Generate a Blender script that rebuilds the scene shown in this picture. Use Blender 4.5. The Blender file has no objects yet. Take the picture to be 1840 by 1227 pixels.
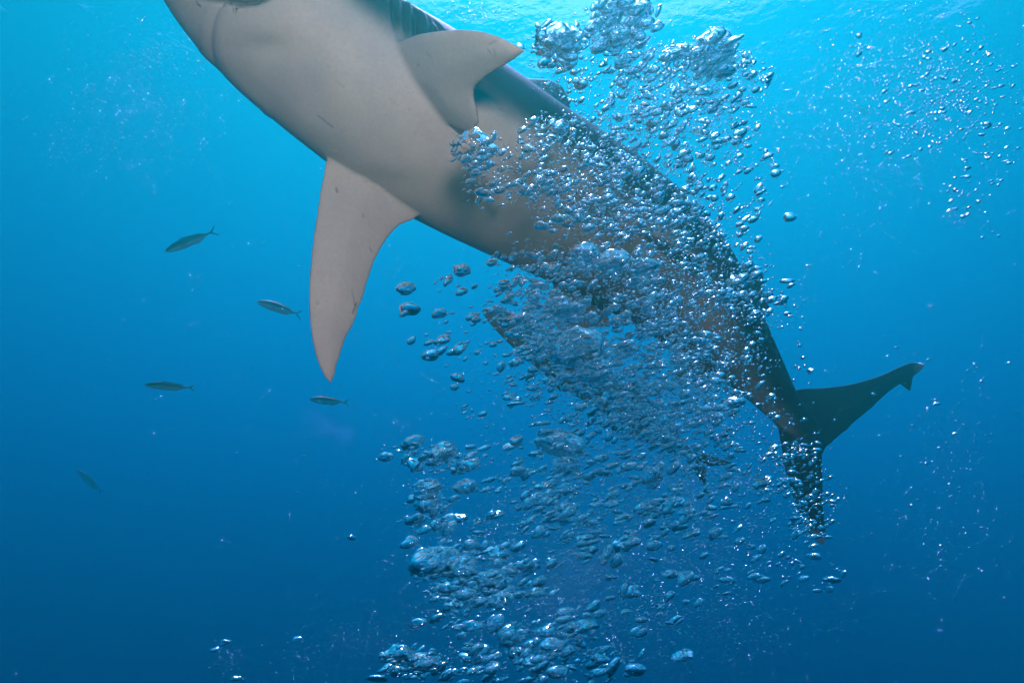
import bpy, bmesh, math, random
import numpy as np
from mathutils import Vector, Matrix, noise
from mathutils.kdtree import KDTree
from mathutils.bvhtree import BVHTree
from mathutils.geometry import delaunay_2d_cdt, intersect_line_plane

sc = bpy.context.scene
COL = sc.collection
R = math.radians
rnd = random.Random(11)
rng = np.random.default_rng(11)

# ---------------------------------------------------------------- camera
DEPTH = 8.2            # metres below the sea surface (z = 0)
PITCH = R(17)
F = 1266.0             # focal length in pixels of a 1840 x 1227 picture
CAM = Vector((0, 0, -DEPTH))
cam = bpy.data.cameras.new('camera')
cam.sensor_width = 36
cam.lens = 36 * F / 1840
cam.clip_start = .02
cam.clip_end = 2000
cam_o = bpy.data.objects.new('camera', cam)
COL.objects.link(cam_o)
cam_o.location = CAM
cam_o.rotation_euler = (R(90) + PITCH, 0, 0)
sc.camera = cam_o
RIGHT = Vector((1, 0, 0))
UP = Vector((0, -math.sin(PITCH), math.cos(PITCH)))
FWD = Vector((0, math.cos(PITCH), math.sin(PITCH)))

# ---------------------------------------------------------------- sky, sun, exposure
SUN_EL, SUN_AZ = R(62), R(5)
world = bpy.data.worlds.new('World')
sc.world = world
world.use_nodes = True
wn = world.node_tree
sky = wn.nodes.new('ShaderNodeTexSky')
sky.sky_type = 'NISHITA'
sky.sun_disc = False
sky.sun_elevation = SUN_EL
sky.sun_rotation = SUN_AZ
wn.links.new(sky.outputs[0], wn.nodes['Background'].inputs[0])
wn.nodes['Background'].inputs[1].default_value = .15
sun = bpy.data.lights.new('sun', 'SUN')
sun.energy = 5
sun.angle = R(20)          # the rippled surface spreads the sun's disc
sun.color = (1, .96, .9)
sun_o = bpy.data.objects.new('sun', sun)
COL.objects.link(sun_o)
sd = Vector((math.sin(SUN_AZ) * math.cos(SUN_EL), math.cos(SUN_AZ) * math.cos(SUN_EL), math.sin(SUN_EL)))
sun_o.rotation_euler = sd.to_track_quat('Z', 'Y').to_euler()
# the diver's two strobes: the warm belly and the pink glints in the bubbles are their light
STROBE = 24
for sx in (-1, 1):
    l = bpy.data.lights.new('camera_strobe', 'SPOT')
    l.energy = STROBE * (1.6 if sx > 0 else .36)
    l.color = (1, .82, .66)
    l.shadow_soft_size = .12
    l.spot_size = R(110)
    l.spot_blend = .8
    o = bpy.data.objects.new('camera_strobe', l)
    COL.objects.link(o)
    o.location = CAM + RIGHT * (.1 if sx > 0 else -.5) + UP * (.42 if sx > 0 else .1) - FWD * .12
    aim = CAM + FWD * 1.5 + RIGHT * (.1 * sx - .12) + UP * .3
    o.rotation_euler = (o.location - aim).to_track_quat('Z', 'Y').to_euler()
vs = sc.view_settings
vs.view_transform = 'Standard'
vs.look = 'None'
vs.gamma = 1
vs.use_curve_mapping = False
vs.exposure = 1.2
cy = sc.cycles
cy.use_denoising = True
cy.max_bounces = 18
cy.transmission_bounces = 14
cy.glossy_bounces = 5
cy.diffuse_bounces = 2
cy.volume_bounces = 1
cy.transparent_max_bounces = 10
cy.sample_clamp_indirect = 2
cy.adaptive_threshold = .02
cy.caustics_reflective = False
cy.caustics_refractive = False


# ---------------------------------------------------------------- helpers
def P(px, py, d):
    """The point d metres in front of the camera that shows at pixel px, py of the 1840 x 1227 photograph."""
    return CAM + FWD * d + RIGHT * ((px - 920) / F * d) + UP * ((613.5 - py) / F * d)


def ray(px, py):
    return (FWD + RIGHT * ((px - 920) / F) + UP * ((613.5 - py) / F)).normalized()


def project(co):
    """Nx3 world coordinates -> Nx2 pixels, N depths."""
    v = co - np.array(CAM)
    d = v @ np.array(FWD)
    return np.stack([920 + F * (v @ np.array(RIGHT)) / d, 613.5 - F * (v @ np.array(UP)) / d], -1), d


def smooth(a, b, x):
    t = np.clip((x - a) / (b - a), 0, 1)
    return t * t * (3 - 2 * t)


def link(name, me, mats=(), parent=None, **props):
    o = bpy.data.objects.new(name, me)
    COL.objects.link(o)
    if me is not None:
        for m in mats:
            if m.name not in me.materials:
                me.materials.append(m)
    if parent is not None:
        o.parent = parent
    for k, v in props.items():
        o[k] = v
    return o


def mesh(name, verts, faces, sm=True):
    me = bpy.data.meshes.new(name)
    me.from_pydata([tuple(v) for v in verts], [], [tuple(f) for f in faces])
    me.update()
    if sm:
        me.shade_smooth()
    return me


def material(name):
    m = bpy.data.materials.new(name)
    m.use_nodes = True
    m.node_tree.nodes.clear()
    n, l = m.node_tree.nodes.new, m.node_tree.links.new
    return m, n, l, n('ShaderNodeOutputMaterial')


def catmull(rows, per):
    """Rows of numbers, evaluated as a Catmull-Rom spline, per steps to each span."""
    r = np.array(rows, float)
    r = np.vstack([2 * r[0] - r[1], r, 2 * r[-1] - r[-2]])
    out = []
    for i in range(1, len(r) - 2):
        for k in range(per):
            t = k / per
            a, b, c, d = r[i - 1], r[i], r[i + 1], r[i + 2]
            out.append(.5 * (2 * b + (c - a) * t + (2 * a - 5 * b + 4 * c - d) * t * t + (3 * b - a - 3 * c + d) * t ** 3))
    out.append(r[-2])
    return np.array(out)


# ---------------------------------------------------------------- the sea
def build_water():
    m, N, L, out = material('sea_water')
    pv = N('ShaderNodeVolumePrincipled')
    scat = (.0008, .070, .054)          # scattering per metre, red green blue
    absb = (.19, .116, .053)           # absorption per metre
    rho = .5
    col = [a / rho for a in scat]
    ab = [max(0, 1 - (b / rho) / (1 - c)) ** 2 for b, c in zip(absb, col)]
    pv.inputs['Color'].default_value = (*col, 1)
    pv.inputs['Absorption Color'].default_value = (*ab, 1)
    pv.inputs['Density'].default_value = rho
    pv.inputs['Density Attribute'].default_value = ''
    pv.inputs['Anisotropy'].default_value = .56
    L(pv.outputs[0], out.inputs['Volume'])
    x, z0, z1 = 160, -100, -.32
    v = [(a, b, c) for a in (-x, x) for b in (-x, x) for c in (z0, z1)]
    f = [(0, 1, 3, 2), (4, 6, 7, 5), (0, 4, 5, 1), (2, 3, 7, 6), (0, 2, 6, 4), (1, 5, 7, 3)]
    link('sea_water', mesh('sea_water', v, f, False), [m], kind='structure')

    m, N, L, out = material('water_surface')
    mx, tr, gl, fr = N('ShaderNodeMixShader'), N('ShaderNodeBsdfTransparent'), N('ShaderNodeBsdfGlossy'), N('ShaderNodeFresnel')
    gl.inputs['Roughness'].default_value = .22
    fr.inputs[0].default_value = 1.33
    no, bp, tc = N('ShaderNodeTexNoise'), N('ShaderNodeBump'), N('ShaderNodeTexCoord')
    no.inputs['Scale'].default_value = 5.0
    no.inputs['Detail'].default_value = 5
    bp.inputs['Strength'].default_value = 1.0
    bp.inputs['Distance'].default_value = .018
    L(tc.outputs['Object'], no.inputs['Vector'])
    L(no.outputs[0], bp.inputs['Height'])
    L(bp.outputs[0], gl.inputs['Normal'])
    L(bp.outputs[0], fr.inputs['Normal'])
    L(fr.outputs[0], mx.inputs[0])
    L(tr.outputs[0], mx.inputs[1])
    L(gl.outputs[0], mx.inputs[2])
    L(mx.outputs[0], out.inputs[0])
    n = 420
    X, Y = np.meshgrid(np.linspace(-40, 40, n), np.linspace(-15, 65, n))
    Z = np.zeros_like(X)
    g = np.random.default_rng(3)
    for i in range(70):
        lam = 3.0 * .95 ** i + .35
        th = g.normal(.7, .8)
        Z += .002 * lam * np.sin(2 * math.pi / lam * (X * math.cos(th) + Y * math.sin(th)) + g.uniform(0, 6.28))
    Z = np.clip(Z, -.28, .6)
    fs = [(i * n + j, i * n + j + 1, (i + 1) * n + j + 1, (i + 1) * n + j) for i in range(n - 1) for j in range(n - 1)]
    link('water_surface', mesh('water_surface', np.stack([X, Y, Z], -1).reshape(-1, 3).tolist(), fs), [m], kind='structure')


build_water()

# ---------------------------------------------------------------- the shark
# px, py of the body axis, distance, half width, half height, angle between belly and viewer
STATIONS = [
    (232, -285, 1.31, .004, .004, 31), (243, -268, 1.318, .040, .022, 31), (270, -232, 1.335, .080, .046, 31), (320, -170, 1.36, .122, .082, 31),
    (385, -95, 1.40, .158, .118, 31), (455, -20, 1.435, .176, .145, 31), (535, 55, 1.47, .182, .160, 31),
    (625, 128, 1.51, .188, .172, 31), (735, 202, 1.57, .205, .186, 31), (838, 266, 1.65, .207, .196, 31),
    (945, 328, 1.74, .202, .198, 34), (1068, 396, 1.84, .196, .196, 39), (1178, 472, 1.94, .180, .186, 46),
    (1262, 552, 2.03, .140, .160, 54), (1316, 616, 2.09, .095, .124, 61), (1362, 672, 2.145, .062, .090, 67),
    (1394, 714, 2.19, .044, .068, 70), (1420, 748, 2.235, .034, .056, 72), (1444, 786, 2.28, .022, .048, 73), (1462, 822, 2.32, .008, .02, 73)]


class Body:
    pass


def shark_frames():
    rows = catmull(STATIONS, 14)
    b = Body()
    b.c = np.array([P(r[0], r[1], r[2]) for r in rows])
    b.a = np.maximum(rows[:, 3], .002)
    b.b = np.maximum(rows[:, 4], .002)
    t = np.gradient(b.c, axis=0)
    t /= np.linalg.norm(t, axis=1)[:, None]
    b.t = t
    v = np.array(CAM) - b.c
    v -= (v * t).sum(1)[:, None] * t
    v /= np.linalg.norm(v, axis=1)[:, None]
    n = np.cross(t, v)                               # across the picture
    up = np.array(UP) + .6 * np.array(RIGHT)
    n *= np.sign((n * up).sum(1))[:, None]
    ph = np.radians(rows[:, 5])[:, None]
    b.D = -np.cos(ph) * v + np.sin(ph) * n           # towards the back
    b.Lf = np.cos(ph) * n + np.sin(ph) * v           # towards the shark's left flank
    b.s = np.concatenate([[0], np.cumsum(np.linalg.norm(np.diff(b.c, axis=0), axis=1))])
    return b


BODY = shark_frames()


def at_s(s):
    b = BODY
    i = lambda arr: np.array([np.interp(s, b.s, arr[:, k]) for k in range(3)])
    return i(b.c), i(b.t), i(b.D), i(b.Lf), np.interp(s, b.s, b.a), np.interp(s, b.s, b.b)


def s_of_px(px):
    pr, _ = project(BODY.c)
    return float(np.interp(px, pr[:, 0], BODY.s))


def body_source():
    """Rings round the axis; also the 0..1 belly paleness of each vertex."""
    b = BODY
    n = 96
    th = np.linspace(0, 2 * math.pi, n, endpoint=False)      # 0 = belly, pi/2 = left flank, pi = back
    ct, st = np.cos(th), np.sin(th)
    verts, pale = [], []
    for i in range(len(b.c)):
        ex = .92
        x = b.a[i] * np.sign(st) * np.abs(st) ** ex
        y = -b.b[i] * np.where(ct > 0, .92 * np.abs(ct) ** .9, -np.abs(ct) ** 1.05)
        verts.append(b.c[i] + x[:, None] * b.Lf[i] + y[:, None] * b.D[i])
        ang = np.degrees(np.abs((th + math.pi) % (2 * math.pi) - math.pi))
        ang = np.where((th > 0) & (th < math.pi), ang + 9 * float(1 - smooth(1.5, 2.2, b.s[i])), ang - 12)
        lim = 72 + 4 * math.sin(b.s[i] * 5.0) + 16 * float(smooth(1.7, 2.5, b.s[i]))
        soft = 1 + 1.1 * float(smooth(1.2, 1.9, b.s[i]))
        pale.append((1 - smooth(lim - 24 * soft, lim + 24 * soft, ang)) * (1 - .45 * float(smooth(1.5, 2.3, b.s[i]))))
    m = len(b.c)
    V = np.concatenate(verts)
    fs = [(i * n + j, i * n + (j + 1) % n, (i + 1) * n + (j + 1) % n, (i + 1) * n + j) for i in range(m - 1) for j in range(n)]
    fs.append(tuple(range(n))[::-1])
    fs.append(tuple((m - 1) * n + j for j in range(n)))
    return V, fs, np.concatenate(pale)


def fin_source(outline3, tmax, pale_fn, rim=.0022, step=.012, lead=None):
    """A closed fin: the outline (3D points of one plane) filled, thick inside and thin at the rim."""
    pts = [Vector(p) for p in outline3]
    o = sum(pts, Vector()) / len(pts)
    nrm = Vector()
    for i in range(len(pts)):
        nrm += (pts[i] - o).cross(pts[(i + 1) % len(pts)] - o)
    nrm.normalize()
    ex = (pts[1] - pts[0]).normalized()
    ex = (ex - nrm * ex.dot(nrm)).normalized()
    ey = nrm.cross(ex)
    q = np.array([((p - o).dot(ex), (p - o).dot(ey)) for p in pts])
    dense = []
    for i in range(len(q)):
        a, c = q[i], q[(i + 1) % len(q)]
        k = max(1, int(np.linalg.norm(c - a) / step))
        for j in range(k):
            dense.append(a + (c - a) * j / k)
    q = np.array(dense)
    nb = len(q)
    lo, hi = q.min(0), q.max(0)
    gx, gy = np.meshgrid(np.arange(lo[0], hi[0], step), np.arange(lo[1], hi[1], step))
    g = np.stack([gx.ravel(), gy.ravel()], -1)
    inside = np.zeros(len(g), bool)
    q2 = np.roll(q, -1, 0)
    for (x1, y1), (x2, y2) in zip(q, q2):
        cond = ((y1 > g[:, 1]) != (y2 > g[:, 1]))
        xi = (x2 - x1) * (g[:, 1] - y1) / (y2 - y1 + 1e-12) + x1
        inside ^= cond & (g[:, 0] < xi)

    def edge_dist(p):
        best = np.full(len(p), 9.)
        for a, c in zip(q, q2):
            ab = c - a
            t = np.clip(((p - a) @ ab) / (ab @ ab + 1e-12), 0, 1)
            best = np.minimum(best, np.linalg.norm(p - (a + t[:, None] * ab), axis=1))
        return best
    ed = edge_dist(g)
    g = g[inside & (ed > step * .5)]
    ed = edge_dist(g)
    allp = [Vector(p) for p in q] + [Vector(p) for p in g]
    res = delaunay_2d_cdt(allp, [], [list(range(nb))], 1, 1e-6)
    vv, ff = np.array([tuple(v) for v in res[0]]), res[2]
    e = edge_dist(vv)
    big = e.max() + 1e-9
    h = rim + tmax * np.clip(e / big, 0, 1) ** .62
    isb = e < 1e-5
    base = np.array(o) + vv[:, :1] * np.array(ex) + vv[:, 1:] * np.array(ey)
    nn = np.array(nrm)
    k = len(vv)
    V = np.concatenate([base + h[:, None] * nn, base - h[:, None] * nn])
    fs = [tuple(f) for f in ff] + [tuple(k + i for i in reversed(f)) for f in ff]
    cnt = {}
    for f in ff:
        for i in range(len(f)):
            cnt[(f[i], f[(i + 1) % len(f)])] = 1
    for (a, c) in list(cnt):
        if (c, a) not in cnt:
            fs.append((c, a, k + a, k + c))
    return V, fs, pale_fn(base, nn, k)


def plane_px(outline, a, b, c):
    """Pixel outline -> 3D points on the plane through three (px, py, distance) points."""
    A, B, C = P(*a), P(*b), P(*c)
    n = (B - A).cross(C - A).normalized()
    return [intersect_line_plane(CAM, CAM + ray(x, y), A, n) for x, y in outline]


def spline2(pts, per=5, wear=0.):
    g = random.Random(len(pts))
    return [(r[0] + wear * g.gauss(0, 1), r[1] + wear * g.gauss(0, 1)) for r in catmull(pts, per)]


def local_fin(s0, s1, pts, direction, root=.75):
    """A fin over the axis from s0 to s1; pts = (along 0..1 of the base, height in metres); direction(t, D, L) gives its outward vector."""
    out = []
    sm_ = .5 * (s0 + s1)
    c, t, D, Lf, a, b_ = at_s(sm_)
    w = direction(D, Lf)
    w = w - t * (w @ t)
    w /= np.linalg.norm(w)
    r = 1 / math.sqrt((w @ Lf / a) ** 2 + (w @ D / b_) ** 2)
    for u, hgt in pts:
        out.append(Vector(c + t * (s0 + u * (s1 - s0) - sm_) + w * (r * (1 if hgt > 0 else root) + hgt)))
    return out


def shark_sources():
    """(verts, faces, paleness, fin number) of the body and each fin."""
    src = []
    V, fs, pale = body_source()
    src.append((V, fs, pale))
    two_sided = lambda top_dark: (lambda base, n, k: np.concatenate([np.full(k, a) for a in top_dark]))

    def facing(base, n, k):
        v = np.array(CAM) - base.mean(0)
        up_side = (n @ v) > 0
        return np.concatenate([np.full(k, .95 if up_side else .12), np.full(k, .12 if up_side else .95)])
    # right pectoral, hanging down in the picture
    o = spline2([(583, 291), (575, 345), (566, 405), (558, 470), (555, 530), (557, 585), (565, 632), (578, 668), (595, 692)]) + \
        spline2([(601, 676), (608, 648), (622, 606), (640, 572), (643, 556), (650, 540), (661, 503), (674, 467), (692, 434), (714, 409), (745, 396)], wear=.5)
    o += [(790, 350), (700, 280), (620, 250)]
    src.append(fin_source(plane_px(o, (582, 293, 1.515), (742, 397, 1.60), (594, 691, 1.50)), .017, facing))
    # left pectoral, its free rear tip lying over the belly
    o = spline2([(690, 84), (738, 65), (795, 55), (848, 54), (888, 63), (920, 78), (946, 92)]) + \
        spline2([(925, 107), (896, 125), (869, 143), (854, 158), (852, 178), (858, 200), (860, 222), (848, 236), (826, 234), (795, 216), (763, 194)])
    o += [(735, 190), (680, 130)]
    src.append(fin_source(plane_px(o, (690, 85, 1.40), (768, 190, 1.43), (945, 92, 1.15)), .016, facing))
    dark = lambda base, n, k: np.full(2 * k, .06)
    # first dorsal
    s0 = s_of_px(815)
    src.append(fin_source(local_fin(s0, s0 + .46, [(-.05, 0), (.08, .05), (.3, .17), (.5, .255), (.68, .325), (.79, .335), (.85, .29), (.84, .18), (.88, .10), (1.02, .05), (1.2, .02), (1.0, 0)],
                                    lambda D, L: D), .015, dark))
    # second dorsal
    s0 = s_of_px(1262)
    src.append(fin_source(local_fin(s0, s0 + .13, [(0, 0), (.2, .034), (.6, .08), (.9, .095), (1.05, .07), (1.2, .045), (1.8, .03), (1.0, 0)], lambda D, L: D), .006, dark, step=.008))
    # anal
    src.append(fin_source(local_fin(s0 - .02, s0 + .11, [(0, 0), (.2, .026), (.6, .07), (.85, .08), (1.0, .05), (1.15, .028), (1.6, .012), (1.0, 0)], lambda D, L: -D), .006,
                          lambda base, n, k: np.full(2 * k, .5), step=.008))
    # pelvics
    s0 = s_of_px(1060)
    for sg in (-1, 1):
        src.append(fin_source(local_fin(s0, s0 + .17, [(0, 0), (.2, .04), (.55, .10), (.8, .125), (1.0, .10), (1.15, .06), (1.5, .03), (1.0, 0)],
                                        lambda D, L, sg=sg: -.62 * D + sg * .78 * L, .8), .008, lambda base, n, k: np.full(2 * k, .7), step=.01))
    # tail fin: long upper lobe with a notch under its tip, short lower lobe
    o = spline2([(1412, 706), (1440, 698), (1482, 696), (1532, 689), (1580, 675), (1618, 658), (1640, 651), (1664, 655)]) + \
        [(1652, 668), (1640, 677), (1635, 703), (1617, 690)] + \
        spline2([(1596, 705), (1566, 732), (1530, 763), (1497, 792), (1481, 808), (1476, 834), (1478, 875), (1480, 925), (1483, 962), (1479, 981)], wear=.55) + \
        spline2([(1463, 969), (1446, 945), (1429, 902), (1413, 852), (1406, 812), (1400, 780), (1394, 752)])
    o = plane_px(o, (1420, 745, 2.235), (1660, 655, 2.60), (1477, 980, 2.32))
    src.append(fin_source(o, .016, lambda base, n, k: np.full(2 * k, .03)))
    return src


def poly_dist(p, line):
    best = np.full(len(p), 1e9)
    line = np.array(line, float)
    for a, c in zip(line[:-1], line[1:]):
        ab = c - a
        t = np.clip(((p - a) @ ab) / (ab @ ab), 0, 1)
        best = np.minimum(best, np.linalg.norm(p - (a + t[:, None] * ab), axis=1))
    return best


def build_shark():
    src = shark_sources()
    V, fs, off = [], [], 0
    for v, f, _ in src:
        V.append(v)
        fs += [tuple(i + off for i in x) for x in f]
        off += len(v)
    raw = mesh('raw', np.concatenate(V), fs)
    bm = bmesh.new()
    bm.from_mesh(raw)
    bmesh.ops.recalc_face_normals(bm, faces=bm.faces)
    bm.to_mesh(raw)
    bm.free()
    tmp = bpy.data.objects.new('raw', raw)
    COL.objects.link(tmp)
    md = tmp.modifiers.new('r', 'REMESH')
    md.mode = 'VOXEL'
    md.voxel_size = .0034
    dg = bpy.context.evaluated_depsgraph_get()
    me = bpy.data.meshes.new_from_object(tmp.evaluated_get(dg), depsgraph=dg)
    bpy.data.objects.remove(tmp)
    me.name = 'shark'
    n = len(me.vertices)
    co = np.empty(n * 3, np.float32)
    me.vertices.foreach_get('co', co)
    co = co.reshape(-1, 3).astype(float)
    ne = len(me.edges)
    ed = np.empty(ne * 2, np.int32)
    me.edges.foreach_get('vertices', ed)
    ed = ed.reshape(-1, 2)
    deg = np.bincount(ed.ravel(), minlength=n).astype(float)[:, None]

    def lap(x):
        o = np.zeros_like(x)
        for k in range(x.shape[1]):
            o[:, k] = np.bincount(ed[:, 0], x[ed[:, 1], k], n) + np.bincount(ed[:, 1], x[ed[:, 0], k], n)
        return o / deg
    # distance of every vertex to the body and to each fin: where both are near, a fillet
    trees = []
    for v, f, pl in src:
        kd = KDTree(len(v))
        for i, c in enumerate(v):
            kd.insert(c, i)
        kd.balance()
        trees.append(kd)
    pale = np.zeros(n)
    isfin = np.zeros(n, int)
    b = BODY
    kdc = KDTree(len(b.c))
    for i, c in enumerate(b.c):
        kdc.insert(c, i)
    kdc.balance()
    S, TH, RAD = np.zeros(n), np.zeros(n), np.zeros(n)
    for i in range(n):
        c = co[i]
        _, j, _ = kdc.find(c)
        d = c - b.c[j]
        S[i] = b.s[j] + d @ b.t[j]
        x, y = d @ b.Lf[j], d @ b.D[j]
        TH[i] = math.atan2(x, -y)
        RAD[i] = math.hypot(x / b.a[j], y / b.b[j])
    allv = np.concatenate([v for v, _, _ in src])
    ids = np.concatenate([np.full(len(v), k) for k, (v, _, _) in enumerate(src)])
    allp = np.concatenate([p for _, _, p in src])
    kd = KDTree(len(allv))
    for i, c in enumerate(allv):
        if ids[i] == 0 or True:
            kd.insert(c, i)
    kd.balance()
    for i in range(n):
        hits = kd.find_n(co[i], 3)
        w = sum(1 / (h[2] + 1e-4) for h in hits)
        pale[i] = sum(allp[h[1]] / (h[2] + 1e-4) for h in hits) / w
        isfin[i] = ids[hits[0][1]]
    # smooth everything a little, the fin roots a lot
    root = np.exp(-((RAD - 1.05) / .16) ** 2) * (isfin > 0)
    root = root[:, None]
    for _ in range(10):
        root = np.maximum(root, .9 * lap(root))
    for it in range(16):
        w = np.clip((.5 if it < 4 else 0) + root * .7, 0, .6)
        co = co + w * (lap(co) - co)
    pl = pale[:, None]
    for _ in range(6):
        pl = .5 * pl + .5 * lap(pl)
    pale = pl[:, 0]
    me.vertices.foreach_set('co', co.astype(np.float32).ravel())
    me.update()
    nor = np.empty(n * 3, np.float32)
    me.vertices.foreach_get('normal', nor)
    nor = nor.reshape(-1, 3).astype(float)
    front = (nor * (np.array(CAM) - co)).sum(1) > 0
    pr, _ = project(co)
    disp = np.zeros(n)
    mark = np.zeros(n)
    bodyv = isfin == 0
    # five gill slits on each flank, just ahead of the pectorals
    ang = np.degrees(np.abs(TH))
    s_g = s_of_px(588)
    for k in range(5):
        sk = s_g + .055 + (.026, .055, .079, .108, .128)[k] - .026 - .0013 * (ang - 90) + .005 * np.sin(ang * .12 + k)
        u = (S - sk) / .007
        span = smooth(64, 80, ang) * (1 - smooth(104 - 4 * k, 118 - 4 * k, ang))
        disp += bodyv * span * (-.012 * np.exp(-u * u) + .008 * np.exp(-((u + 2.2) / 1.4) ** 2))
        mark = np.maximum(mark, bodyv * span * np.exp(-(u / .8) ** 2) * .95)
    # fold of the lower jaw and the throat
    fold = spline2([(402, 8), (388, 30), (381, 60), (381, 92), (390, 122), (408, 152), (432, 178), (462, 200)])
    e = poly_dist(pr, fold)
    m0 = front & bodyv & (np.abs(TH) < 1.9)
    disp += m0 * (-.0022 * np.exp(-(e / 3.6) ** 2) + .0028 * np.exp(-((e - 15) / 11) ** 2))
    mark = np.maximum(mark, m0 * .22 * np.exp(-(e / 2.6) ** 2))
    for cx, cyy, rx, ry, hgt in ((520, 40, 60, 45, .007), (470, 85, 55, 22, -.006), (640, 60, 30, 60, -.008), (690, 330, 60, 24, -.006), (760, 300, 70, 50, .006), (880, 215, 26, 40, .007), (560, 160, 26, 60, -.004)):
        disp += m0 * hgt * np.exp(-((pr[:, 0] - cx) / rx) ** 2 - ((pr[:, 1] - cyy) / ry) ** 2)
    # mouth gape at the top edge of the picture
    mouth = [(300, -20), (360, -5), (405, 2), (435, 8), (462, 4), (500, -14), (530, -50), (540, -95)]
    e = poly_dist(pr, mouth)
    disp += m0 * (-.014 * np.exp(-(e / 6) ** 2))
    mark = np.maximum(mark, m0 * .85 * np.exp(-(e / 6) ** 2))
    # scars and scratches
    for line, wd, st in ([(352, 4), (360, 12)], 1.6, .9), ([(570, 208), (582, 217), (598, 229)], 1.4, .55), ([(604, 146), (618, 158)], 1.2, .3), ([(596, 271), (606, 271)], 1.3, -.4), \
            ([(604, 338), (606, 345)], 1.8, .7), ([(652, 386), (654, 390)], 1.6, .5), ([(664, 444), (668, 452)], 1.5, .5), ([(640, 545), (634, 562)], 2.2, .6), ([(632, 520), (638, 548)], 1.6, .35), \
            ([(690, 348), (704, 360)], 1.6, -.35), ([(569, 542), (571, 546)], 1.5, .5), ([(700, 178), (716, 190)], 1.2, .3):
        e = poly_dist(pr, line)
        q = front * np.exp(-(e / wd) ** 2)
        mark = mark + st * q * (1 if st > 0 else 1)
    g = random.Random(21)
    for _ in range(30):                              # fine scratches and dark flecks all over the underside
        x, y = g.uniform(340, 1000), g.uniform(0, 640)
        a, ln = g.uniform(0, 6.28), g.choice((2, 3, 4, 14, 22))
        e = poly_dist(pr, [(x, y), (x + ln * math.cos(a), y + ln * math.sin(a))])
        mark = mark + g.choice((.3, .4, .5, -.22)) * front * np.exp(-(e / g.uniform(1.1, 1.8)) ** 2)
    mark = np.clip(mark, -1, 1)
    co = co + nor * disp[:, None]
    me.vertices.foreach_set('co', co.astype(np.float32).ravel())
    # white trailing tips of a silver-edged tail
    tip = np.zeros(n)
    tail = isfin == len(src) - 1
    tip = np.maximum(tip, tail * smooth(1636, 1660, pr[:, 0]))
    tip = np.maximum(tip, tail * smooth(940, 972, pr[:, 1]))
    me.update()
    me.shade_smooth()
    for nm, arr in (('pale', pale), ('mark', mark), ('tip', tip)):
        at = me.attributes.new(nm, 'FLOAT', 'POINT')
        at.data.foreach_set('value', arr.astype(np.float32))
    m, N, L, out = material('shark_skin')
    bs = N('ShaderNodeBsdfPrincipled')
    A = {}
    for nm in ('pale', 'mark', 'tip'):
        A[nm] = N('ShaderNodeAttribute')
        A[nm].attribute_name = nm
    tc = N('ShaderNodeTexCoord')
    n1, n2, n3 = N('ShaderNodeTexNoise'), N('ShaderNodeTexNoise'), N('ShaderNodeTexNoise')
    for nn, scl, det in ((n1, 7, 4), (n2, 160, 3), (n3, 480, 2)):
        nn.inputs['Scale'].default_value = scl
        nn.inputs['Detail'].default_value = det
        L(tc.outputs['Object'], nn.inputs['Vector'])

    def mix(fac, c1, c2, mode='MIX'):
        x = N('ShaderNodeMix')
        x.data_type = 'RGBA'
        x.blend_type = mode
        for sock, val in ((x.inputs['Factor'], fac), (x.inputs[6], c1), (x.inputs[7], c2)):
            if isinstance(val, (int, float)):
                sock.default_value = val
            elif isinstance(val, tuple):
                sock.default_value = (*val, 1)
            else:
                L(val, sock)
        return x.outputs[2]

    def math_(op, a, b_=0.):
        x = N('ShaderNodeMath')
        x.operation = op
        for s_, v in zip(x.inputs, (a, b_)):
            if isinstance(v, (int, float)):
                s_.default_value = v
            else:
                L(v, s_)
        return x.outputs[0]
    wob = math_('ADD', A['pale'].outputs['Fac'], math_('MULTIPLY', math_('SUBTRACT', n1.outputs[0], .5), .35))
    ramp = N('ShaderNodeMapRange')
    ramp.interpolation_type = 'SMOOTHSTEP'
    ramp.inputs['From Min'].default_value = .12
    ramp.inputs['From Max'].default_value = .82
    L(wob, ramp.inputs['Value'])
    hue = N('ShaderNodeMapRange')
    hue.inputs['From Min'].default_value = .4
    hue.inputs['From Max'].default_value = .62
    L(n1.outputs[0], hue.inputs['Value'])
    c = mix(ramp.outputs[0], (.04, .05, .06), mix(hue.outputs[0], (.465, .40, .375), (.485, .42, .365)))
    blot = N('ShaderNodeMapRange')
    blot.inputs['From Min'].default_value = .35
    blot.inputs['From Max'].default_value = .7
    blot.inputs['To Min'].default_value = .93
    blot.inputs['To Max'].default_value = 1.05
    L(n1.outputs[0], blot.inputs['Value'])
    gr = N('ShaderNodeCombineColor')
    fine = N('ShaderNodeMapRange')
    fine.inputs['To Min'].default_value = .84
    fine.inputs['To Max'].default_value = 1.16
    L(n2.outputs[0], fine.inputs['Value'])
    bl = math_('MULTIPLY', blot.outputs[0], fine.outputs[0])
    for k in range(3):
        L(bl, gr.inputs[k])
    c = mix(1., c, gr.outputs[0], 'MULTIPLY')
    c = mix(A['tip'].outputs['Fac'], c, (.42, .42, .40))
    c = mix(math_('MAXIMUM', A['mark'].outputs['Fac'], 0.), c, (.05, .045, .045))
    c = mix(math_('MAXIMUM', math_('MULTIPLY', A['mark'].outputs['Fac'], -1.), 0.), c, (.7, .68, .66))
    L(c, bs.inputs['Base Color'])
    bs.inputs['Roughness'].default_value = .55
    bs.inputs['Specular IOR Level'].default_value = .15
    bp = N('ShaderNodeBump')
    bp.inputs['Strength'].default_value = .3
    bp.inputs['Distance'].default_value = .002
    L(n3.outputs[0], bp.inputs['Height'])
    L(bp.outputs[0], bs.inputs['Normal'])
    L(bs.outputs[0], out.inputs[0])
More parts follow.
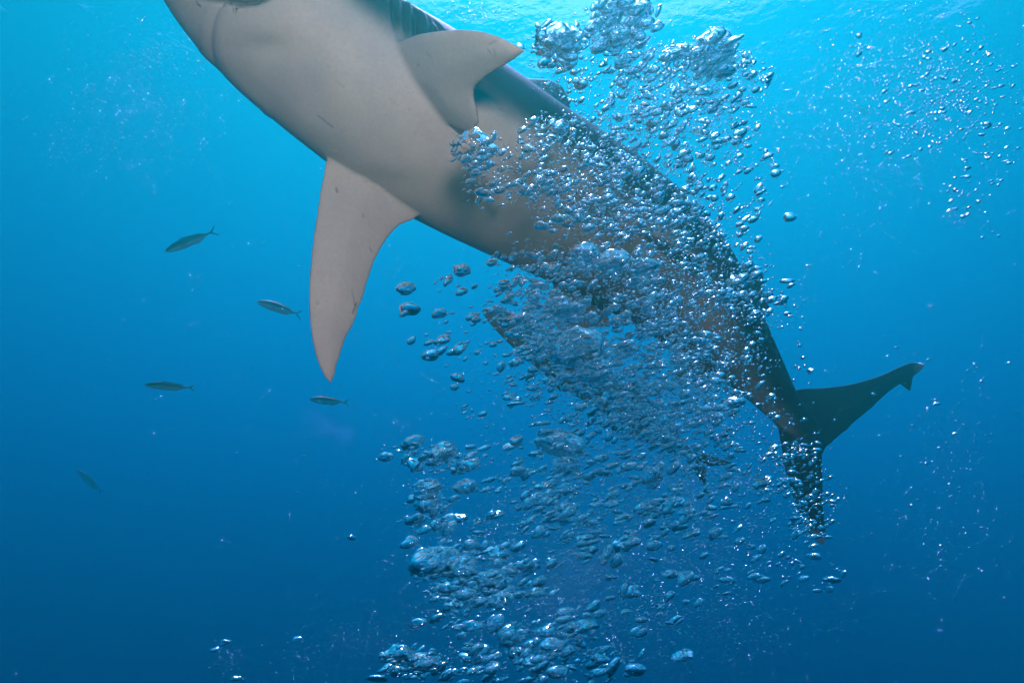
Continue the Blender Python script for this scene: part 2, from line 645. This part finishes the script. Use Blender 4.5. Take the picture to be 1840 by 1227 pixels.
    o = link('shark', me, [m], label='large grey shark with pale belly, head cut off by the top edge', category='shark')
    # eyes
    em, N, L, out = material('shark_eye')
    eb = N('ShaderNodeBsdfPrincipled')
    eb.inputs['Base Color'].default_value = (.02, .02, .02, 1)
    eb.inputs['Roughness'].default_value = .1
    L(eb.outputs[0], out.inputs[0])
    for sg in (-1, 1):
        c_, t_, D_, L_, a_, b_ = at_s(s_of_px(352))
        w = np.array(L_) * sg * .97 + np.array(D_) * .22
        w /= np.linalg.norm(w)
        r = 1 / math.sqrt((w @ L_ / a_) ** 2 + (w @ D_ / b_) ** 2)
        bm = bmesh.new()
        bmesh.ops.create_uvsphere(bm, u_segments=20, v_segments=12, radius=.016)
        for v in bm.verts:
            v.co.z *= .8
        e_me = bpy.data.meshes.new('eye')
        bm.to_mesh(e_me)
        bm.free()
        e_me.shade_smooth()
        eo = link('eye', e_me, [em], o)
        eo.location = c_ + w * (r - .004)
    # ragged tissue hanging at the mouth
    verts, faces = [], []
    g = random.Random(5)
    bvh = BVHTree.FromPolygons([Vector(c) for c in co], [tuple(p.vertices) for p in me.polygons])
    for k in range(16):
        x = g.uniform(400, 468)
        h = bvh.ray_cast(CAM, ray(x, 6 + 5 * math.sin((x - 400) / 20)))
        if h[0] is None:
            continue
        p = h[0] - h[1] * .002
        dirn = (-UP * g.uniform(.2, 1) + RIGHT * g.uniform(-.7, .9) - FWD * .5).normalized()
        ln, rad = g.uniform(.008, .020), g.uniform(.0018, .0035)
        base = len(verts)
        sidev = dirn.cross(FWD).normalized()
        upv = dirn.cross(sidev)
        for i in range(5):
            t = i / 4
            q = p + dirn * (ln * t) + sidev * (.004 * math.sin(t * 3 + k))
            for j in range(6):
                an = j / 6 * 2 * math.pi
                verts.append(q + (sidev * math.cos(an) + upv * math.sin(an)) * rad * (1 - .85 * t))
        for i in range(4):
            for j in range(6):
                faces.append((base + i * 6 + j, base + i * 6 + (j + 1) % 6, base + i * 6 + 6 + (j + 1) % 6, base + i * 6 + 6 + j))
    tm, N, L, out = material('mouth_tissue')
    tb = N('ShaderNodeBsdfPrincipled')
    tb.inputs['Base Color'].default_value = (.16, .13, .125, 1)
    tb.inputs['Roughness'].default_value = .6
    L(tb.outputs[0], out.inputs[0])
    link('mouth_tissue', mesh('mouth_tissue', verts, faces), [tm], o, kind='stuff')
    return o, bvh


SHARK, SHARK_BVH = build_shark()


# ---------------------------------------------------------------- fish
def fish_mesh(name, prof, dorsal, anal, fork, pect, bend=0., slim=1.):
    """Nose at x = 0, tail at x = 1; prof rows = (x, centre height, half height, half width)."""
    r = catmull(prof, 5)
    n = 20
    V, fs, tone = [], [], []

    def add(vs_, f_, t_):
        k = len(V)
        V.extend(vs_)
        fs.extend(tuple(k + i for i in f) for f in f_)
        tone.extend(t_)
    ring = []
    tn = []
    for x, c, h, w in r:
        for j in range(n):
            a = 2 * math.pi * j / n
            ring.append((x, w * math.sin(a), c + h * math.cos(a)))
            tn.append(.5 + .5 * math.cos(a))
    m = len(r)
    f = [(i * n + j, (i + 1) * n + j, (i + 1) * n + (j + 1) % n, i * n + (j + 1) % n) for i in range(m - 1) for j in range(n)]
    f += [tuple(range(n)), tuple((m - 1) * n + j for j in range(n))[::-1]]
    add(ring, f, tn)

    def plate(pts, th, t, tilt=0, off=0):
        k = len(pts)
        c = (sum(p[0] for p in pts) / k, sum(p[1] for p in pts) / k)
        z0 = pts[0][1]
        vv = []
        for sg in (-1, 1):
            for x, z in pts:
                vv.append((x, off + sg * th * .25 + tilt * (z - z0), z))
            vv.append((c[0], off + sg * th + tilt * (c[1] - z0), c[1]))
        ff = []
        for i in range(k):
            j = (i + 1) % k
            ff += [(i, j, k), (k + 1 + j, k + 1 + i, 2 * k + 1), (j, i, k + 1 + i, k + 1 + j)]
        add(vv, ff, [t] * len(vv))
    plate(dorsal, .004, .95)
    plate(anal, .004, .3)
    for lobe in fork:
        plate(lobe, .004, 1.0)
    for sg in (-1, 1):
        plate(pect, .003, .5, tilt=-sg * .5, off=sg * prof[3][3] * .92)
    V = [(x, y + bend * (x - .35) ** 2 * (1 if x > .35 else -.4), z * slim) for x, y, z in V]
    me = mesh(name, V, fs)
    at = me.attributes.new('tone', 'FLOAT', 'POINT')
    at.data.foreach_set('value', np.array(tone, np.float32))
    return me


def fish_material(name, back, flank, belly, rough):
    m, N, L, out = material(name)
    bs = N('ShaderNodeBsdfPrincipled')
    at = N('ShaderNodeAttribute')
    at.attribute_name = 'tone'
    no, tc, ad = N('ShaderNodeTexNoise'), N('ShaderNodeTexCoord'), N('ShaderNodeMath')
    no.inputs['Scale'].default_value = 30
    L(tc.outputs['Object'], no.inputs['Vector'])
    ad.operation = 'MULTIPLY_ADD'
    ad.inputs[1].default_value = .14
    L(no.outputs[0], ad.inputs[0])
    L(at.outputs['Fac'], ad.inputs[2])
    cr = N('ShaderNodeValToRGB')
    e = cr.color_ramp.elements
    e[0].position, e[0].color = .2, (*belly, 1)
    e[1].position, e[1].color = .82, (*back, 1)
    for p, c in ((.5, belly), (.56, back), (.62, flank), (.72, back)):
        x = e.new(p)
        x.color = (*c, 1)
    L(ad.outputs[0], cr.inputs[0])
    L(cr.outputs[0], bs.inputs['Base Color'])
    bs.inputs['Roughness'].default_value = rough
    bs.inputs['Metallic'].default_value = .05
    L(bs.outputs[0], out.inputs[0])
    return m


def place_fish(me, mat, nose, tail, dn, dt, roll, eye, **props):
    a, b = P(*nose, dn), P(*tail, dt)
    ln = (b - a).length
    x = (b - a).normalized()
    up = (UP * math.cos(roll) - FWD * math.sin(roll))
    z = (up - x * up.dot(x)).normalized()
    y = z.cross(x)
    o = link('fish', me, [mat], **props)
    o.matrix_world = Matrix.Translation(a) @ Matrix((x, y, z)).transposed().to_4x4() @ Matrix.Scale(ln, 4)
    for sg in (-1, 1):
        e = link('eye', eye[0], [], o)
        e.location = (eye[1], sg * eye[2], eye[3])
    return o


def build_fish():
    prof = [(0, -.004, .006, .004), (.03, 0, .032, .022), (.09, .002, .062, .042), (.2, .004, .092, .058), (.36, .002, .107, .064), (.52, 0, .094, .054),
            (.66, 0, .064, .036), (.77, 0, .033, .018), (.83, 0, .022, .010), (.87, 0, .024, .006)]
    fus = lambda bend, slim: fish_mesh('fusilier', prof,
                   [(.28, .085), (.33, .135), (.42, .125), (.55, .105), (.68, .08), (.75, .045), (.6, .06), (.4, .09)],
                   [(.52, -.08), (.57, -.125), (.66, -.09), (.75, -.045), (.65, -.05)],
                   [[(.83, .012), (.88, .03), (.95, .085), (1.0, .135), (.97, .08), (.9, .005), (.86, 0)], [(.83, -.012), (.86, 0), (.9, -.005), (.97, -.08), (1.0, -.135), (.95, -.085), (.88, -.03)]],
                   [(.23, -.02), (.27, -.01), (.36, -.04), (.38, -.055), (.3, -.045)], bend, slim)
    kinds = [fus(.25, .80), fus(-.3, .86), fus(.1, .92), fus(-.15, .84)]
    mat = fish_material('fusilier_skin', (.035, .045, .035), (.26, .28, .24), (.66, .66, .60), .45)
    em, N, L, out = material('fish_eye')
    eb = N('ShaderNodeBsdfPrincipled')
    eb.inputs['Base Color'].default_value = (.015, .015, .018, 1)
    eb.inputs['Roughness'].default_value = .12
    L(eb.outputs[0], out.inputs[0])

    def eye_mesh(r):
        bm = bmesh.new()
        bmesh.ops.create_uvsphere(bm, u_segments=12, v_segments=8, radius=r)
        e = bpy.data.meshes.new('eye')
        bm.to_mesh(e)
        bm.free()
        e.shade_smooth()
        e.materials.append(em)
        return e
    eye = (eye_mesh(.014), .075, .036, .012)
    g = 'small slender fish left of the shark'
    for nose, tail, dn, dt, roll, lab in (
            ((297, 452), (388, 414), 3.9, 4.05, .1, 'small slender fish tilted nose down, uppermost of the fish left of the pectoral fin'),
            ((462, 542), (544, 566), 4.1, 4.3, -.1, 'small slender fish close beside the hanging pectoral fin, nose slightly up'),
            ((260, 691), (352, 698), 3.9, 4.0, .15, 'small slender level fish with silvery belly, lowest left of the clear ones'),
            ((557, 717), (624, 723), 4.4, 4.6, -.05, 'small slender dark fish just below the tip of the hanging pectoral fin'),
            ((139, 844), (184, 886), 8.2, 8.4, 0, 'faint bluish fish far off in the lower left, pointing up left'),
            ((1543, 196), (1563, 206), 10.5, 10.8, 0, 'tiny dark far-off fish near the surface right of the bubble plume')):
        place_fish(kinds[int(nose[0]) % 4], mat, nose, tail, dn, dt, roll, eye, label=lab, category='fish', group=g)
    prof = [(0, -.01, .006, .006), (.03, -.004, .024, .026), (.09, 0, .042, .044), (.2, 0, .058, .054), (.36, 0, .064, .056), (.52, 0, .058, .048), (.66, 0, .044, .034), (.78, 0, .028, .02), (.85, 0, .018, .012), (.9, 0, .02, .006)]
    big = fish_mesh('big_fish', prof,
                    [(.5, .05), (.54, .10), (.6, .075), (.72, .055), (.8, .03), (.66, .04)], [(.56, -.05), (.6, -.095), (.66, -.07), (.76, -.05), (.8, -.03), (.68, -.035)],
                    [[(.86, .012), (.9, .03), (.95, .05), (1.0, .066), (.985, .04), (.95, .005), (.88, 0)], [(.86, -.012), (.88, 0), (.95, -.005), (.985, -.04), (1.0, -.066), (.95, -.05), (.9, -.03)]],
                    [(.2, -.02), (.24, -.01), (.33, -.04), (.35, -.055), (.27, -.04)])
    bmat = fish_material('brown_fish_skin', (.10, .085, .075), (.17, .13, .115), (.28, .21, .185), .6)
    place_fish(big, bmat, (872, 553), (1290, 852), 2.25, 2.5, .5, (eye_mesh(.009), .06, .033, .008),
               label='long brownish fish swimming along under the shark, mostly hidden behind the bubbles', category='fish')


build_fish()


# ---------------------------------------------------------------- air bubbles
def bubble_shapes():
    """Wobbly lens-shaped bubbles of about unit radius, at three levels of detail, and big lumpy caps."""
    out = {'dot': [], 0: [], 1: [], 2: [], 'cap': []}
    for lev, cnt, sub in (('dot', 3, 0), (0, 8, 1), (1, 10, 2), (2, 14, 3), ('cap', 16, 4)):
        for i in range(cnt):
            bm = bmesh.new()
            bmesh.ops.create_icosphere(bm, subdivisions=max(sub, 1), radius=1)
            if sub == 0:
                bm.clear()
                bmesh.ops.create_uvsphere(bm, u_segments=6, v_segments=4, radius=1)
                bmesh.ops.triangulate(bm, faces=bm.faces)
            off = Vector((rnd.uniform(-50, 50), rnd.uniform(-50, 50), rnd.uniform(-50, 50)))
            amp = {'dot': 0, 0: .2, 1: .26, 2: .34, 'cap': .22}[lev]
            for v in bm.verts:
                p = v.co.copy()
                k = 1 + amp * noise.noise(p * .9 + off) * 1.4
                if lev == 'cap':
                    k += .20 * noise.noise(p * 2.0 + off * 2) + (.11 + .10 * max(0, -p.z)) * noise.noise(p * 4.2 + off)
                v.co = p * k
                if lev not in ('dot', 0) and v.co.z < 0:
                    v.co.z *= .7
            V = np.array([tuple(v.co) for v in bm.verts])
            Fc = np.array([[v.index for v in f.verts] for f in bm.faces])
            bm.free()
            out[lev].append((V, Fc))
    return out


SHAPES = bubble_shapes()
bub_m, N, L, out_ = material('air_bubble')
gl = N('ShaderNodeBsdfGlass')
gl.inputs['IOR'].default_value = .75          # air seen from inside water
gl.inputs['Roughness'].default_value = 0
L(gl.outputs[0], out_.inputs[0])


def spread(cx, cy_, rx, ry, rot, n, lo, hi, clump=.5, edge=1.0):
    """n pixel positions with sizes in a soft ellipse, about half of them in small clumps."""
    res = []
    ca, sa = math.cos(R(rot)), math.sin(R(rot))
    cents = []
    while len(res) < n:
        if cents and rnd.random() < clump:
            c = rnd.choice(cents[-14:])
            x, y = rnd.gauss(c[0], c[2]), rnd.gauss(c[1], c[2] * .7)
        else:
            q, a = math.sqrt(rnd.random()), rnd.uniform(0, 2 * math.pi)
            q = q * rnd.uniform(.8, 1.2) if edge == 1 else math.sqrt(-math.log(1 - rnd.random())) * .62
            u, v = q * math.cos(a) * rx, q * math.sin(a) * ry
            x, y = cx + u * ca - v * sa, cy_ + u * sa + v * ca
            cents.append((x, y, rnd.uniform(6, 20)))
        size = lo * .8 + (hi * 1.25 - lo) * rnd.random() ** 3.6
        res.append((x, y, size))
    return res


# zone: key -> list of ellipses (cx, cy, rx, ry, rotation, count, smallest, largest diameter in px), distances, (label words)
ZONES = {
    'top': dict(el=[(1003, 82, 50, 32, 0, 75, 5, 22), (1108, 55, 52, 75, 0, 190, 5, 22), (1290, 98, 46, 42, 0, 80, 5, 22), (1225, 155, 150, 75, -8, 520, 3.5, 14), (1020, 140, 55, 50, 0, 60, 4, 12)],
                d=(1.24, 1.42), more=1.6, lab='silvery air bubble in the top of the plume, under the bright surface', grp='bubbles at the top of the plume'),
    'belly': dict(el=[(1150, 255, 200, 55, 5, 420, 5, 15), (1080, 335, 235, 80, 12, 470, 5, 17), (885, 320, 60, 55, 0, 60, 5, 16), (1180, 445, 240, 95, 25, 700, 5, 17)],
                  d=(1.15, 1.4), lab='bluish air bubble in the dense plume across the shark\'s belly', grp='bubbles across the shark'),
    'right': dict(el=[(1325, 305, 85, 115, 10, 170, 5, 16), (1370, 420, 45, 90, 0, 26, 5, 13)], d=(1.25, 1.6), lab='loose air bubble over open blue water right of the shark\'s back', grp='loose bubbles right of the shark'),
    'mid': dict(el=[(1100, 580, 215, 95, 32, 900, 5, 17), (1255, 570, 140, 95, 50, 420, 4.5, 13), (1120, 715, 215, 90, 12, 720, 5, 18), (1275, 765, 155, 105, 30, 330, 5, 17), (960, 575, 95, 70, 30, 140, 7, 20), (1080, 702, 235, 36, 36, 300, 6, 19)],
                d=(1.15, 1.5), lab='air bubble in the middle of the plume, below the shark\'s belly', grp='bubbles in the middle of the plume'),
    'left': dict(el=[(800, 560, 75, 95, 20, 42, 8, 24), (870, 690, 70, 90, 0, 60, 5, 16)], d=(1.15, 1.35), more=1, lab='lone air bubble in clear water left of the plume, near the pectoral fin', grp='lone bubbles left of the plume'),
    'tail': dict(el=[(1450, 880, 40, 105, -8, 230, 4, 12), (1400, 660, 60, 110, -30, 60, 3, 9), (1360, 940, 115, 110, 0, 120, 5, 17), (1440, 1030, 80, 40, 0, 26, 5, 15)],
                 d=(1.3, 1.9), lab='small air bubble in front of the shark\'s tail fin', grp='bubbles by the tail'),
    'low': dict(el=[(1080, 885, 195, 90, 10, 430, 5, 22), (770, 825, 90, 34, 0, 46, 9, 28), (765, 915, 58, 50, 0, 60, 7, 24), (855, 1030, 120, 55, 15, 150, 6, 22), (910, 1115, 165, 75, 20, 240, 6, 24),
                    (1150, 1000, 190, 120, 0, 170, 5, 22), (790, 1195, 100, 30, 0, 90, 6, 26), (1010, 1190, 150, 40, 0, 130, 6, 26), (960, 960, 120, 70, 0, 90, 6, 22)],
                d=(1.0, 1.3), lab='grey-blue air bubble in the lower end of the plume', grp='bubbles in the lower plume'),
    'corner': dict(el=[(1745, 150, 90, 110, -60, 260, 3, 8), (1690, 210, 70, 50, 0, 110, 3, 8), (1600, 230, 60, 60, 0, 50, 3, 8), (1570, 90, 40, 50, 0, 16, 4, 11), (1760, 300, 70, 110, 0, 120, 3, 8),
                       (1690, 700, 140, 160, 0, 60, 3, 8), (1690, 970, 130, 110, 0, 110, 2, 6)],
                   d=(1.5, 2.4), lab='tiny bright air bubble drifting in open water at the right edge', grp='bubbles drifting at the right'),
}
# the big lumpy ones, each its own: px, py, diameter px, flattening, distance, label
LAND = {}
BIG = [
    (850, 268, 78, .62, 1.26, 'domed silvery bubble at the left edge of the plume, over the pale belly'),
    (862, 296, 46, .6, 1.27, 'crumpled bubble hanging right below the domed bubble over the pale belly'),
    (1040, 628, 86, .75, 1.12, 'big crumpled see-through bubble with pinkish glints in mid plume'),
    (1068, 668, 64, .7, 1.14, 'pinkish glinting bubble at the lower right of the big crumpled one'),
    (1008, 800, 82, .6, 1.08, 'large pale-topped bubble with pink sparkles in the centre of the plume'),
    (1020, 838, 52, .7, 1.1, 'sparkling pink bubble tucked under the large pale-topped one'),
    (782, 1012, 86, .62, 1.0, 'broad lumpy bubble with dark left rim in the lower left of the plume'),
    (832, 1022, 60, .6, 1.0, 'lumpy frothy bubble right of the broad dark-rimmed one'),
    (884, 1046, 56, .72, 1.0, 'pale blue jelly-like bubble right of the broad dark-rimmed one'),
    (900, 1080, 42, .7, 1.02, 'brownish shaded bubble below the pale blue jelly-like one'),
    (768, 880, 52, .8, 1.04, 'blue-topped upright bubble in the left lobe of the plume'),
    (764, 908, 40, .7, 1.05, 'pinkish bubble under the blue-topped upright one'),
    (836, 876, 46, .6, 1.04, 'slanted rolling bubble with a thin tail right of the blue-topped one'),
    (796, 815, 58, .55, 1.05, 'wide lumpy bubble at the top of the left lobe'),
    (740, 797, 42, .5, 1.06, 'pale capped bubble at the top left end of the plume'),
    (842, 836, 46, .48, 1.06, 'flat lens-like bubble with red glints right of the wide lumpy one'),
    (694, 822, 30, .55, 1.08, 'dark oval bubble at the far left of the left lobe'),
    (714, 1176, 56, .6, 1.0, 'smooth dark oval bubble at the bottom left of the plume'),
    (760, 1190, 62, .5, 1.0, 'long dark rolling bubble beside the smooth oval at the bottom'),
    (992, 1160, 46, .42, 1.05, 'flat pale bubble like a pebble near the bottom edge'),
    (1046, 1128, 58, .4, 1.05, 'dark jagged flat bubble right of centre near the bottom'),
    (912, 1148, 44, .75, 1.05, 'upright grey bubble near the bottom edge of the plume'),
    (1208, 904, 44, .5, 1.15, 'dark wedge-shaped bubble at the right of the lower plume'),
    (1172, 856, 40, .6, 1.15, 'dark round-backed bubble above the wedge-shaped one'),
    (1002, 72, 66, .5, 1.3, 'wide crumpled bubble dome beside the tip of the upper pectoral fin'),
    (1018, 62, 40, .5, 1.29, 'bright white-topped bubble on the dome beside the fin tip'),
    (1100, 12, 58, .6, 1.3, 'dark crumpled bubble cut by the top edge of the picture'),
    (1150, 16, 42, .5, 1.3, 'bright flat bubble at the top edge right of the dark crumpled one'),
    (1110, 62, 44, .7, 1.3, 'glittering bubble in the column under the top edge'),
    (1160, 42, 30, .7, 1.3, 'round bubble on the right side of the top column'),
    (1288, 82, 70, .78, 1.33, 'big round glassy bubble dome at the upper right of the plume'),
    (1270, 108, 52, .6, 1.34, 'crumpled bubble under the big round dome at the upper right'),
    (1215, 98, 62, .35, 1.34, 'flat shining bubble left of the big round dome'),
    (1045, 152, 28, .7, 1.3, 'brilliant white bubble against the shark\'s dark back'),
    (1005, 232, 36, .55, 1.24, 'bright bubble at the front of the dense plume above the belly'),
    (1100, 470, 66, .5, 1.15, 'large folded sheet-like bubble in front of the shark\'s flank'),
    (1050, 460, 52, .7, 1.15, 'frosty crumpled bubble left of the folded sheet-like one'),
    (1160, 480, 52, .35, 1.16, 'thin curved bubble right of the folded sheet-like one'),
    (1020, 560, 64, .35, 1.15, 'long arched bubble below the shark\'s belly edge'),
    (935, 575, 56, .32, 1.15, 'thin arched bubble over the nose of the brownish fish'),
    (1000, 545, 46, .5, 1.15, 'pale puffy bubble just under the belly edge'),
    (830, 487, 32, .8, 1.2, 'dark round bubble left of the plume under the belly'),
    (728, 519, 32, .7, 1.2, 'dark lumpy bubble alone between pectoral fin and plume'),
    (1420, 392, 22, .8, 1.4, 'dark round bubble alone at the right of the shark\'s back'),
    (1494, 1042, 34, .35, 1.4, 'curved sausage-like bubble at the lower right below the tail'),
    (1370, 868, 40, .42, 1.3, 'elongated bubble left of the lower tail lobe'),
    (1320, 725, 40, .5, 1.25, 'pale bubble at the edge of the shark\'s tail stalk'),
    (1230, 1035, 26, .7, 1.1, 'smooth oval bubble alone at the right of the lower plume'),
    (1206, 1032, 32, .45, 1.1, 'dark flat bubble alone left of the smooth oval'),
    (1226, 1178, 40, .4, 1.1, 'long dark bubble alone near the bottom right of the plume'),
    (632, 966, 16, .6, 1.1, 'small dark bubble alone at the far left of the lower plume'),
    (404, 1154, 20, .45, 2.2, 'bright cap-shaped bubble, upper of the pair in the dark lower left'),
    (386, 1167, 17, .45, 2.2, 'bright cap-shaped bubble, lower left of the pair in the dark lower left'),
    (534, 1146, 18, .35, 2.2, 'bright flat bubble at the bottom between the corner and the plume'),
    (424, 1219, 22, .45, 2.1, 'bright cap-shaped bubble cut by the bottom edge at the lower left'),
]


def bubble_matrix(px, py, size, d, flat, drop=False, calm=False):
    pos = P(px, py, d)
    h = SHARK_BVH.ray_cast(CAM, ray(px, py))
    r = size * .5 / F * d
    if h[0] is not None:
        dh = (h[0] - CAM).dot(FWD)
        if drop and d > dh - r - .03:
            return None
        if d > dh - r - .03:                     # keep clear of the shark, at the same size in view
            d2 = dh - .05 - rnd.uniform(0, .08) - r
            if d2 > .4:
                r *= d2 / d
                d = d2
                pos = P(px, py, d)
    tilt = R(rnd.gauss(-22, 16)) * (.4 if calm else 1)                 # long axis mostly rises to the right
    rot = Matrix.Rotation(tilt, 3, 'Y') @ Matrix.Rotation(R(rnd.uniform(-20, 20)), 3, 'X')
    spin = Matrix.Rotation(rnd.uniform(0, 6.28), 3, 'Z')
    lengthen = rnd.uniform(1.0, 1.12 if calm else 1.35)
    scale = Matrix.Diagonal((r * lengthen, r, r * flat))
    return pos, rot @ scale @ spin


def own_label(x, y, s, flat):
    """Words that point to one bubble: its size and shape, and where it lies from the nearest big bubble."""
    size = 'tiny' if s < 12 else 'small' if s < 15 else 'medium' if s < 20 else 'sizeable'
    shape = 'flat' if flat < .52 else 'oval' if flat < .66 else 'roundish'
    name, bx, by = min(LAND.values(), key=lambda q: (q[1] - x) ** 2 + (q[2] - y) ** 2)
    dx, dy = x - bx, y - by
    far = math.hypot(dx, dy)
    way = ('right of', 'below right of', 'below', 'below left of', 'left of', 'above left of', 'above', 'above right of')[int(round(math.degrees(math.atan2(dy, dx)) / 45)) % 8]
    near = 'just ' if far < 24 else 'close ' if far < 45 else 'a little ' if far < 75 else 'well '
    return f'{size} {shape} air bubble {near}{way} the {name}'


def build_bubbles():
    import re
    heads = [re.split(r' (?:at|with|in|over|under|below|right|left|beside|hanging|tucked|like|near|on|cut|alone|against|above|just|between|upper|lower)\b|,', b[5])[0] for b in BIG]
    for h, b in zip(heads, BIG):
        if heads.count(h) == 1 and len(h.split()) <= 5:
            LAND[h] = (h, b[0], b[1])
    shared = {}
    for lev in (1, 2, 'cap'):
        shared[lev] = []
        for V, Fc in SHAPES[lev]:
            me = mesh('air_bubble', V.tolist(), Fc.tolist())
            me.materials.append(bub_m)
            shared[lev].append(me)
    pool = []
    for key, z in ZONES.items():
        for e in z['el']:
            for x, y, s in spread(*e[:5], int(e[5] * z.get('more', 1.15)), e[6], e[7] * 1.15):
                if -15 < x < 1855 and -15 < y < 1242:
                    flat = rnd.uniform(.5, .9) if s < 9 else rnd.uniform(.42, .8)
                    pool.append((s, key, x, y, rnd.uniform(*z['d']), flat))
            if key in ('belly', 'mid', 'low', 'top'):        # fine bubbles between the larger ones
                for x, y, s in spread(*e[:5], int(e[5] * 1.9), 2.4, 5.5):
                    if -5 < x < 1845 and -5 < y < 1232:
                        pool.append((s, key, x, y, rnd.uniform(*z['d']), rnd.uniform(.6, .95)))
    # frothy companions of the big ones
    for bx, by, s, fl, d, lab in BIG:
        if s >= 50:
            for _ in range(int(s * .45)):
                a, q = rnd.uniform(0, 6.28), rnd.uniform(.35, 1.1)
                pool.append((rnd.uniform(5, 15), 'froth', bx + math.cos(a) * q * s * .5, by + math.sin(a) * q * s * .42 + s * .1, d + rnd.uniform(-.05, .04), rnd.uniform(.5, .85)))
    for k, (bx, by, s, fl, d, lab) in enumerate(BIG):
        pos, M = bubble_matrix(bx, by, s * .92, d, min(.85, fl * 1.25), calm=True)
        o = link('air_bubble', shared['cap'][k % len(shared['cap'])] if s >= 30 else shared[2][k % len(shared[2])], [], label=lab, category='bubble', group='large bubbles')
        o.matrix_world = Matrix.Translation(pos) @ M.to_4x4()
    single = [p for p in pool if p[1] != 'froth' and 5 < p[2] < 1835 and 5 < p[3] < 1222]
    single.sort(key=lambda p: -p[0])
    single = set(single[:245])
    stuff = []
    for p in pool:
        s, key, x, y, d, flat = p
        pos, M = bubble_matrix(x, y, s, d, flat)
        if p in single:
            o = link('air_bubble', rnd.choice(shared[2 if s > 12 else 1]), [], label=own_label(x, y, s, flat), category='bubble', group=ZONES[key]['grp'])
            o.matrix_world = Matrix.Translation(pos) @ M.to_4x4()
        else:
            stuff.append((pos, M, 1 if s > 9 else 0))
    join('bubble_cloud', stuff, 'thousands of small silvery air bubbles filling the rising plume')
    # fine mist of far-off bubbles
    mist = []
    for cx, cyy, rx, ry, rot, n, lo, hi, d0, d1 in (
            (1080, 1030, 400, 210, 10, 6500, 1.8, 3.8, 1.5, 2.6), (1200, 830, 330, 170, 20, 3500, 1.8, 4.2, 1.4, 2.4), (1240, 170, 180, 120, 0, 1200, 2, 4, 1.5, 2.2),
            (1600, 170, 260, 220, -35, 2200, 2, 4.2, 2, 3.4), (255, 190, 190, 260, 60, 1500, 1.6, 3.2, 3, 5), (410, 1185, 34, 38, 0, 90, 2, 4.5, 2.1, 2.5), (545, 1185, 75, 45, 0, 90, 2, 4.5, 2.1, 2.6),
            (690, 720, 160, 200, 0, 200, 1.8, 3.6, 2.2, 3), (1700, 900, 150, 240, 0, 500, 1.5, 3.4, 2, 3.4), (640, 1150, 130, 80, 0, 500, 1.5, 3, 2, 3), (860, 25, 90, 24, 0, 160, 2, 4, 3, 4),
            (920, 613, 1200, 800, 0, 2600, 1.6, 3.4, 1.6, 4)):
        for x, y, s in spread(cx, cyy, rx, ry, rot, n, lo, hi, .3, .9):
            if -10 < x < 1850 and -10 < y < 1237:
                pm = bubble_matrix(x, y, s, rnd.uniform(d0, d1), rnd.uniform(.55, .95), True)
                if pm:
                    mist.append((*pm, 'dot'))
    join('bubble_mist', mist, 'mist of pinpoint air bubbles drifting through the water')


def join(name, items, label):
    Vs, Fs, off = [], [], 0
    for pos, M, lev in items:
        V, Fc = rnd.choice(SHAPES[lev])
        Vs.append(V @ np.array(M).T + np.array(pos))
        Fs.append(Fc + off)
        off += len(V)
    V, Fc = np.concatenate(Vs), np.concatenate(Fs)
    me = bpy.data.meshes.new(name)
    me.vertices.add(len(V))
    me.vertices.foreach_set('co', V.astype(np.float32).ravel())
    me.loops.add(len(Fc) * 3)
    me.loops.foreach_set('vertex_index', Fc.astype(np.int32).ravel())
    me.polygons.add(len(Fc))
    me.polygons.foreach_set('loop_start', np.arange(0, len(Fc) * 3, 3, dtype=np.int32))
    me.polygons.foreach_set('loop_total', np.full(len(Fc), 3, np.int32))
    me.update(calc_edges=True)
    me.shade_smooth()
    link(name, me, [bub_m], label=label, category='bubbles', kind='stuff')
    print(name, len(items), 'bubbles', len(Fc), 'triangles')


build_bubbles()
